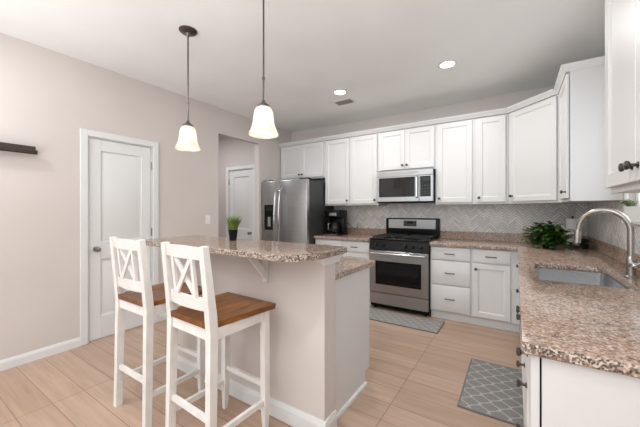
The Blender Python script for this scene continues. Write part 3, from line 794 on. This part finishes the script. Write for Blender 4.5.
# ================================================================ BAR STOOLS
def make_stool(label, loc, rz):
    r = thing('bar_stool', label, 'stool', loc, rz, 'white bar stools at the island')
    W, D, L = 0.179, 0.175, 0.038
    ZS = 0.715      # underside of the seat
    # seat: saddle-shaped plank, wider at the front, cut round the back posts
    b = MB(); n = 10; m_ = 8; grid = []
    for j in range(m_ + 1):
        row = []
        v = j / m_; y = -0.205 + 0.43 * v; hwid = 0.186 + 0.036 * v
        for i in range(n + 1):
            u = -1 + 2 * i / n
            z = ZS + 0.030 - 0.008 * (1 - u * u) * math.sin(math.pi * min(1, v * 1.05))
            row.append((u * hwid, y, z))
        grid.append(row)
    tp = [[b.bm.verts.new(p) for p in row] for row in grid]; bt_ = [[b.bm.verts.new((p[0] * .985, p[1] * .985, ZS)) for p in row] for row in grid]
    for j in range(m_):
        for i in range(n):
            b.bm.faces.new((tp[j][i], tp[j][i + 1], tp[j + 1][i + 1], tp[j + 1][i])); b.bm.faces.new((bt_[j][i], bt_[j + 1][i], bt_[j + 1][i + 1], bt_[j][i + 1]))
    for j in range(m_):
        b.bm.faces.new((tp[j][0], tp[j + 1][0], bt_[j + 1][0], bt_[j][0])); b.bm.faces.new((tp[j][n], bt_[j][n], bt_[j + 1][n], tp[j + 1][n]))
    for i in range(n):
        b.bm.faces.new((tp[0][i], bt_[0][i], bt_[0][i + 1], tp[0][i + 1])); b.bm.faces.new((tp[m_][i], tp[m_][i + 1], bt_[m_][i + 1], bt_[m_][i]))
    b.build('seat', M['seat'], r)
    # legs; the rear legs run on into the back posts
    for s_ in (-1, 1):
        b = MB()
        b.bar((s_ * (W + 0.006), -D - 0.018, 0), (s_ * W, -D - 0.006, 0.70), 0.036, L, up=(0, 1, 0), w2=0.040, t2=0.044)
        b.bar((s_ * W, -D - 0.006, 0.70), (s_ * W, -D - 0.014, 0.80), 0.040, 0.044, up=(0, 1, 0))
        b.bar((s_ * W, -D - 0.014, 0.80), (s_ * (W - 0.004), -D - 0.050, 1.122), 0.040, 0.042, up=(0, 1, 0), w2=0.038, t2=0.032)
        b.build('leg', M['stoolw'], r)
        b = MB()
        b.bar((s_ * (W + 0.006), D, 0.0), (s_ * (W + 0.004), D, 0.16), 0.024, 0.024, up=(0, 1, 0), w2=L, t2=L)
        b.bar((s_ * (W + 0.004), D, 0.16), (s_ * W, D, 0.713), L, L, up=(0, 1, 0)); lg = b.build('leg', M['stoolw'], r)
        if s_ == 1:
            q = MB(); q.lathe([(0.007, 0), (0.007, 0.004)], (W + 0.004, D - 0.019, 0.17), (0, -1, 0), 10); q.build('bolt', M['blackm'], lg)
        # side rail and side stretcher
        b = MB(); b.box(s_ * W - 0.011, s_ * W + 0.011, -D + 0.012, D - 0.019, 0.655, 0.713, 0.002); b.build('seat_rail', M['stoolw'], r)
        b = MB(); b.bar((s_ * (W + 0.003), -D + 0.006, 0.18), (s_ * (W + 0.003), D - 0.018, 0.18), 0.020, 0.030); b.build('stretcher', M['stoolw'], r)
    for yy in (-D - 0.008, D):
        b = MB(); b.box(-W + 0.02, W - 0.02, yy - 0.011, yy + 0.011, 0.655, 0.713, 0.002); b.build('seat_rail', M['stoolw'], r)
    for yy, zz in ((-D - 0.014, 0.265), (D, 0.275)):
        b = MB(); b.bar((-W + 0.018, yy, zz), (W - 0.018, yy, zz), 0.020, 0.028); b.build('stretcher' if yy < 0 else 'footrest', M['stoolw'], r)
    # back: gently bowed rails, two slats and a cross
    def by(z): return -D - 0.014 - 0.036 * (z - 0.80) / 0.335
    def rail(name, z0, z1, bow):
        b = MB(); nn = 8; A = []
        for i in range(nn + 1):
            u = -1 + 2 * i / nn; x = u * (W - 0.018); dy = -bow * (1 - u * u)
            zt_ = z1 - 0.006 * (u * u if name == 'back_top_rail' else 0)
            A.append([(x, by(z0) + dy - 0.010, z0), (x, by(z0) + dy + 0.010, z0), (x, by(z1) + dy + 0.010, zt_), (x, by(z1) + dy - 0.010, zt_)])
        vs = [[b.bm.verts.new(p) for p in L_] for L_ in A]
        for P, Q in zip(vs, vs[1:]):
            for k in range(4): b.bm.faces.new((P[k], P[(k + 1) % 4], Q[(k + 1) % 4], Q[k]))
        b.bm.faces.new(vs[0]); b.bm.faces.new(vs[-1][::-1])
        b.build(name, M['stoolw'], r)
    rail('back_top_rail', 1.055, 1.118, 0.016); rail('back_lower_rail', 0.800, 0.863, 0.016)
    bow = -0.013
    for s_ in (-1, 1):
        b = MB(); b.bar((s_ * 0.088, by(0.862) + bow, 0.862), (s_ * 0.088, by(1.057) + bow, 1.057), 0.022, 0.016, up=(0, 1, 0)); b.build('back_slat', M['stoolw'], r)
    for s_ in (-1, 1):
        b = MB(); o_ = -0.0045 * s_
        b.bar((-s_ * 0.076, by(0.866) + bow + o_, 0.866), (s_ * 0.076, by(1.053) + bow + o_, 1.053), 0.026, 0.009, up=(0, 1, 0)); b.build('cross_brace', M['stoolw'], r)
    return r
S2 = (-1.420, 1.128, 0); S1 = (-2.030, 1.128, 0)
st = make_stool('white bar stool with brown wood seat, the nearer one in front', S2, R(-2))
st2 = copy_tree(st); st2.location = S1; st2.rotation_euler = (0, 0, R(0)); st2['label'] = 'white bar stool with brown wood seat, farther one in front of the panelled pantry door'

# ================================================================ PENDANT LAMPS, DOWNLIGHTS, VENT
def make_pendant(label, x, y):
    r = thing('pendant_lamp', label, 'lamp', (x, y, ZC - 0.0005), 0, 'pendant lamps over the bar')
    zb_ = 1.785 - ZC
    b = MB(); b.lathe([(0.068, -0.001), (0.068, -0.008), (0.055, -0.020), (0.020, -0.026), (0.010, -0.05), (0.006, -0.055)], (0, 0, 0), (0, 0, 1), 24); b.build('ceiling_canopy', M['bronze'], r)
    b = MB(); b.tube([(0, 0, -0.03), (0, 0, zb_ + 0.225)], 0.0058, 10); b.lathe([(0.009, zb_ + .36), (0.009, zb_ + .375)], (0, 0, 0), (0, 0, 1), 10); b.build('rod', M['bronze'], r)
    b = MB(); b.lathe([(0.010, zb_ + 0.228), (0.013, zb_ + 0.215), (0.030, zb_ + 0.200), (0.042, zb_ + 0.190), (0.042, zb_ + 0.180)], (0, 0, 0), (0, 0, 1), 20); b.build('shade_holder', M['bronze'], r)
    prof = [(0.038, 0.181), (0.050, 0.172), (0.060, 0.150), (0.064, 0.120), (0.067, 0.090), (0.073, 0.060), (0.083, 0.032), (0.094, 0.010), (0.097, 0.0)]
    inner = [(rr - 0.004, h_) for rr, h_ in reversed(prof)]
    b = MB(); b.lathe([(rr, zb_ + h_) for rr, h_ in prof + inner], (0, 0, 0), (0, 0, 1), 32, cap=False); b.build('glass_shade', M['shade'], r, 60)
    b = MB(); b.lathe([(0.004, 0.165), (0.014, 0.16), (0.018, 0.13), (0.028, 0.10), (0.030, 0.08), (0.022, 0.058), (0.005, 0.05)], (0, 0, zb_), (0, 0, 1), 16); b.build('bulb', M['bulb'], r)
    ld = bpy.data.lights.new('bulb_light', 'POINT'); ld.energy = 0.4; ld.color = (1, 0.95, 0.87); ld.shadow_soft_size = 0.03
    lo = bpy.data.objects.new('bulb_light', ld); COL.objects.link(lo); lo.parent = r; lo.location = (0, 0, zb_ + 0.04)
    return r
p1 = make_pendant('left bell-shaped frosted glass pendant lamp, its round ceiling canopy in view', -2.194, 1.43)
p2 = copy_tree(p1); p2.location = (-1.372, 1.43, ZC - 0.0005); p2['label'] = 'right bell-shaped frosted glass pendant lamp, larger, hanging near the picture centre'

def make_can(label, x, y):
    r = thing('recessed_light', label, 'ceiling light', (x, y, ZC - 0.0005), 0, 'recessed ceiling lights')
    b = MB(); b.lathe([(0.086, 0), (0.086, -0.004), (0.068, -0.008), (0.064, -0.003), (0.064, -0.0005)], (0, 0, 0), (0, 0, 1), 28); b.build('trim_ring', M['trimw'], r)
    b = MB(); b.lathe([(0.063, -0.0035), (0.063, -0.006), (0.001, -0.0075)], (0, 0, 0), (0, 0, 1), 24); b.build('lens', M['bulb'], r)
    ld = bpy.data.lights.new('downlight', 'AREA'); ld.shape = 'DISK'; ld.size = 0.12; ld.energy = 10; ld.color = (1, 0.985, 0.965)
    lo = bpy.data.objects.new('downlight', ld); COL.objects.link(lo); lo.parent = r; lo.location = (0, 0, -0.012)
    return r
c1 = make_can('small lit recessed ceiling light above the microwave side, next to the air vent', -1.79, 3.185)
for (x, y, lb) in ((-0.564, 3.154, 'larger lit recessed ceiling light right of centre, above the sink-side mat'),
                   (-2.7, -0.2, 'added unseen recessed ceiling light left of the stools, lifting the room light'),  # this one and the next are unseen, added to brighten the room
                   (-0.75, 0.35, 'added unseen recessed ceiling light over the viewer, lifting the room light')):
    c = copy_tree(c1); c.location = (x, y, ZC - 0.0005); c['label'] = lb

r = thing('ceiling_vent', 'small grey louvred air vent in the ceiling', 'vent', (-1.905, 3.50, ZC - 0.0005))
b = MB(); b.box(-0.13, 0.13, -0.075, 0.075, -0.006, 0, 0.002); b.build('vent_frame', M['trimw'], r)
b = MB(); b.box(-0.108, 0.108, -0.055, 0.055, -0.0085, -0.0062); b.build('duct_shade_panel', M['gap_shade'], r, 0)  # dark sheet standing in for the shade inside the duct
for k in range(6):
    b = MB(); y = -0.045 + k * 0.018; b.hexa([(-0.106, y - 0.006, -0.009), (0.106, y - 0.006, -0.009), (0.106, y - 0.004, -0.009), (-0.106, y - 0.004, -0.009)], [(-0.106, y + 0.003, -0.016), (0.106, y + 0.003, -0.016), (0.106, y + 0.005, -0.016), (-0.106, y + 0.005, -0.016)]); b.build('louvre', M['metalvent'], r, 0)

# ================================================================ WALL ITEMS
r = thing('wall_shelf', 'dark wood ledge mounted on the left wall', 'shelf', (XL, 0.1, 1.78))
b = MB(); b.box(0.022, 0.11, -0.55, 0.705, 0.006, 0.052, 0.003); b.build('shelf_board', M['darkwood'], r)
b = MB(); b.box(0.001, 0.0215, -0.55, 0.738, 0.000, 0.036, 0.002); b.build('wall_cleat', M['darkwood'], r)
r = thing('light_switch', 'white light switch plate on the left wall before the hallway opening', 'switch', (XL, 2.565, 1.17))
b = MB(); b.box(0.0005, 0.007, -0.037, 0.037, -0.058, 0.058, 0.003); b.build('cover_plate', M['plastic'], r)
b = MB(); b.box(0.0072, 0.011, -0.016, 0.016, -0.032, 0.032, 0.002); b.build('rocker', M['plastic'], r)

# ================================================================ MATS
def mat_rug(label, x0, x1, y0, y1, m):
    b = MB(); b.box(x0, x1, y0, y1, 0.0005, 0.010, 0.004, 2)
    # thin bound edge
    o = b.build('floor_mat', M[m]); tag(o, label, 'mat')
    e = MB(); w = 0.012
    for a in ((x0 - .001, x0 + w, y0, y1), (x1 - w, x1 + .001, y0, y1), (x0 + w, x1 - w, y0 - .001, y0 + w), (x0 + w, x1 - w, y1 - w, y1 + .001)):
        e.box(a[0], a[1], a[2], a[3], 0.0006, 0.0112, 0.002)
    e.build('binding', mat_bind, o)
mat_bind = mat('grey_binding', srgb(118, 116, 114), 0.9)
mat_rug('grey trellis-patterned mat on the floor before the sink cabinets', -0.325, 0.075, 2.155, 2.905, 'rug')
mat_rug('grey lattice-patterned mat on the floor before the range', -1.66, -0.69, 3.305, 3.688, 'rug2')

# ================================================================ PLANTS
def leaf(mb, p, d, up, L, W):
    p, d, up = Vector(p), Vector(d).normalized(), Vector(up)
    s = d.cross(up).normalized(); n = s.cross(d).normalized()
    pts = [(0, 0, 0), (0.35, 0.5, 0.06), (0.7, 0.42, 0.02), (1.0, 0, -0.10)]
    c = [mb.bm.verts.new(p + d * L * t_ + n * L * (z_ - 0.05 * (t_ > 0) * (t_ < 1))) for t_, w_, z_ in pts]
    l = [mb.bm.verts.new(p + d * L * t_ + s * W * w_ + n * L * (z_ + .03)) for t_, w_, z_ in pts[1:3]]
    rr = [mb.bm.verts.new(p + d * L * t_ - s * W * w_ + n * L * (z_ + .03)) for t_, w_, z_ in pts[1:3]]
    for S in (l, rr):
        mb.bm.faces.new((c[0], S[0], c[1])); mb.bm.faces.new((c[1], S[0], S[1], c[2])); mb.bm.faces.new((c[2], S[1], c[3]))
def leafy(name, label, loc, pot_r, pot_h, pot_m, n_stem, spread, height, leafL, lm, per=6, cat='plant', flat=1.0, dirs=None, low=0.45):
    r = thing(name, label, cat, loc)
    b = MB(); b.lathe([(pot_r * 0.75, 0), (pot_r, pot_h), (pot_r * 0.9, pot_h), (pot_r * 0.86, pot_h - 0.012)], (0, 0, 0.0005), (0, 0, 1), 20); b.build('pot', M[pot_m], r)
    st_ = MB(); lf = MB()
    for k in range(n_stem):
        a = dirs[k % len(dirs)] + random.uniform(-.3, .3) if dirs else random.uniform(0, 2 * math.pi)
        rr = spread * random.uniform(0.35, 1.0); hh = height * random.uniform(low, 1.0) * (1 - 0.35 * rr / spread)
        p0 = Vector((0, 0, pot_h - 0.012)); p2 = Vector((rr * math.cos(a) * flat, rr * math.sin(a), pot_h * 0.6 + hh)); p1_ = Vector((p2.x * .35, p2.y * .35, pot_h + hh * 0.95))
        P = [p0 * (1 - t_) ** 2 + p1_ * 2 * t_ * (1 - t_) + p2 * t_ * t_ for t_ in (0, .25, .5, .75, 1)]
        st_.tube(P, 0.0018, 5)
        for q in range(per):
            t_ = 0.35 + 0.65 * q / (per - 1); pp = p0 * (1 - t_) ** 2 + p1_ * 2 * t_ * (1 - t_) + p2 * t_ * t_
            aa = a + random.uniform(-1.6, 1.6); leaf(lf, pp, (math.cos(aa), math.sin(aa), random.uniform(-.35, .6)), (0, 0, 1), leafL * random.uniform(.7, 1.15), leafL * 0.55)
    st_.build('stems', M[lm], r); lf.build('leaves', M[lm], r, 0)
    return r
leafy('leafy_plant', 'bushy dark green plant on the corner of the granite counter', (0.272, 3.84, 0.9145), 0.055, 0.045, 'blackm', 110, 0.215, 0.27, 0.066, 'leaf', 8, low=0.0)
leafy('small_plant', 'small blackish plant on the counter behind the spout', (0.57, 3.93, 0.9145), 0.032, 0.05, 'blackm', 16, 0.05, 0.08, 0.035, 'leafdk', 6)
r = thing('sill_planter', 'long white planter with pale green sprigs on the window sill', 'plant', (XR - 0.004, 2.745, WZ0 - 0.0005))
b = MB(); b.hexa([(-.026, -.17, 0), (.026, -.17, 0), (.026, .17, 0), (-.026, .17, 0)], [(-.030, -.18, .088), (.030, -.18, .088), (.030, .18, .088), (-.030, .18, .088)]); b.build('pot', M['ceramic'], r, 0)
lf = MB(); st_ = MB()
for k in range(24):
    y0 = random.uniform(0.05, 0.165); d_ = Vector((random.uniform(-.25, .05), random.uniform(.1, .9), random.uniform(.25, .7))); L_ = random.uniform(.05, .10)
    p = Vector((0, y0, .088)); q = p + d_.normalized() * L_ * 1.3
    q.z = min(q.z, .125); q.x = max(-.06, min(.03, q.x)); st_.tube([p - Vector((0, 0, .012)), q], 0.0014, 5)
    for j in range(3): leaf(lf, p.lerp(q, .4 + .3 * j), (random.uniform(-1, .3), random.uniform(-.4, 1), random.uniform(-.3, .2)), (0, 0, 1), .036, .022)
st_.build('stems', M['sprig'], r); lf.build('leaves', M['sprig'], r, 0)
# grass pot on the bar
r = thing('potted_grass', 'small black pot of bright green grass on the raised bar', 'plant', (-1.775, 1.525, 1.0705))
b = MB(); b.lathe([(0.025, 0), (0.036, 0.082), (0.033, 0.082), (0.031, 0.07)], (0, 0, 0), (0, 0, 1), 20); b.build('pot', M['black'], r)
b = MB()
for k in range(260):
    a = random.uniform(0, 6.283); rr = 0.028 * math.sqrt(random.random()); h_ = random.uniform(0.08, 0.14); ln = random.uniform(0.05, 0.55)
    p = Vector((rr * math.cos(a), rr * math.sin(a), 0.072)); a2 = a + random.uniform(-.6, .6); d_ = Vector((math.cos(a2) * ln, math.sin(a2) * ln, 1)).normalized()
    s_ = Vector((-math.sin(a2), math.cos(a2), 0)) * 0.0018
    m1 = p + d_ * h_ * .55; tip = p + d_ * h_ + Vector((math.cos(a2), math.sin(a2), -.3)) * ln * 0.03
    vs = [b.bm.verts.new(q) for q in (p - s_, p + s_, m1 + s_, tip, m1 - s_)]
    b.bm.faces.new(vs)
b.build('grass_blades', M['grass'], r, 0)

# ================================================================ COUNTER ITEMS
r = thing('paper_towel_holder', 'white paper towel roll on a dark holder beside the leafy plant', 'paper towel', (0.505, 4.15, 0.9145))
b = MB(); b.lathe([(0.070, 0), (0.070, 0.008), (0.062, 0.012), (0.008, 0.0125), (0.006, 0.30), (0.012, 0.303), (0.014, 0.312), (0.006, 0.322)], (0, 0, 0.0003), (0, 0, 1), 24); b.build('stand', M['bronze'], r)
b = MB(); b.lathe([(0.018, 0.014), (0.056, 0.014), (0.056, 0.292), (0.018, 0.292), (0.018, 0.014)], (0, 0, 0), (0, 0, 1), 28, cap=False); b.build('paper_roll', M['paper'], r)

r = thing('coffee_maker', 'black coffee maker on the counter beside the refrigerator', 'coffee maker', (-2.36, 4.06, 0.9145))
b = MB(); b.box(-0.15, 0.15, -0.15, 0.14, 0.0, 0.035, 0.008, 2); b.build('base', M['black'], r)
b = MB(); b.box(-0.13, 0.13, 0.02, 0.14, 0.0355, 0.27, 0.01, 2); b.build('water_tank', M['black'], r)
b = MB(); b.box(-0.135, 0.135, -0.13, 0.14, 0.27, 0.385, 0.018, 3); h_ = b.build('brew_head', M['black'], r)
b = MB(); b.box(-0.04, 0.09, -0.134, -0.128, 0.30, 0.345, 0.002); b.build('control_panel', M['nickel'], h_)
b = MB(); b.lathe([(0.045, 0.036), (0.066, 0.05), (0.070, 0.11), (0.058, 0.17), (0.045, 0.19), (0.048, 0.20), (0.03, 0.212)], (0.02, -0.062, 0), (0, 0, 1), 24); cf = b.build('carafe', M['carafe'], r)
b = MB(); b.tube([(-0.02, -0.118, 0.185), (-0.035, -0.160, 0.18), (-0.035, -0.165, 0.10), (-0.02, -0.125, 0.075)], 0.008, 8); b.build('carafe_handle', M['nickel'], cf)
b = MB(); b.box(-0.14, 0.10, -0.1535, -0.149, 0.008, 0.020, 0.001); b.build('trim_strip', M['nickel'], r)
b = MB(); b.tube([(0.12, 0.10, 0.20), (0.17, 0.14, 0.16), (0.22, 0.20, 0.10), (0.25, 0.255, 0.11), (0.24, 0.284, 0.19)], 0.0035, 6); b.build('power_cord', M['blackm'], r)
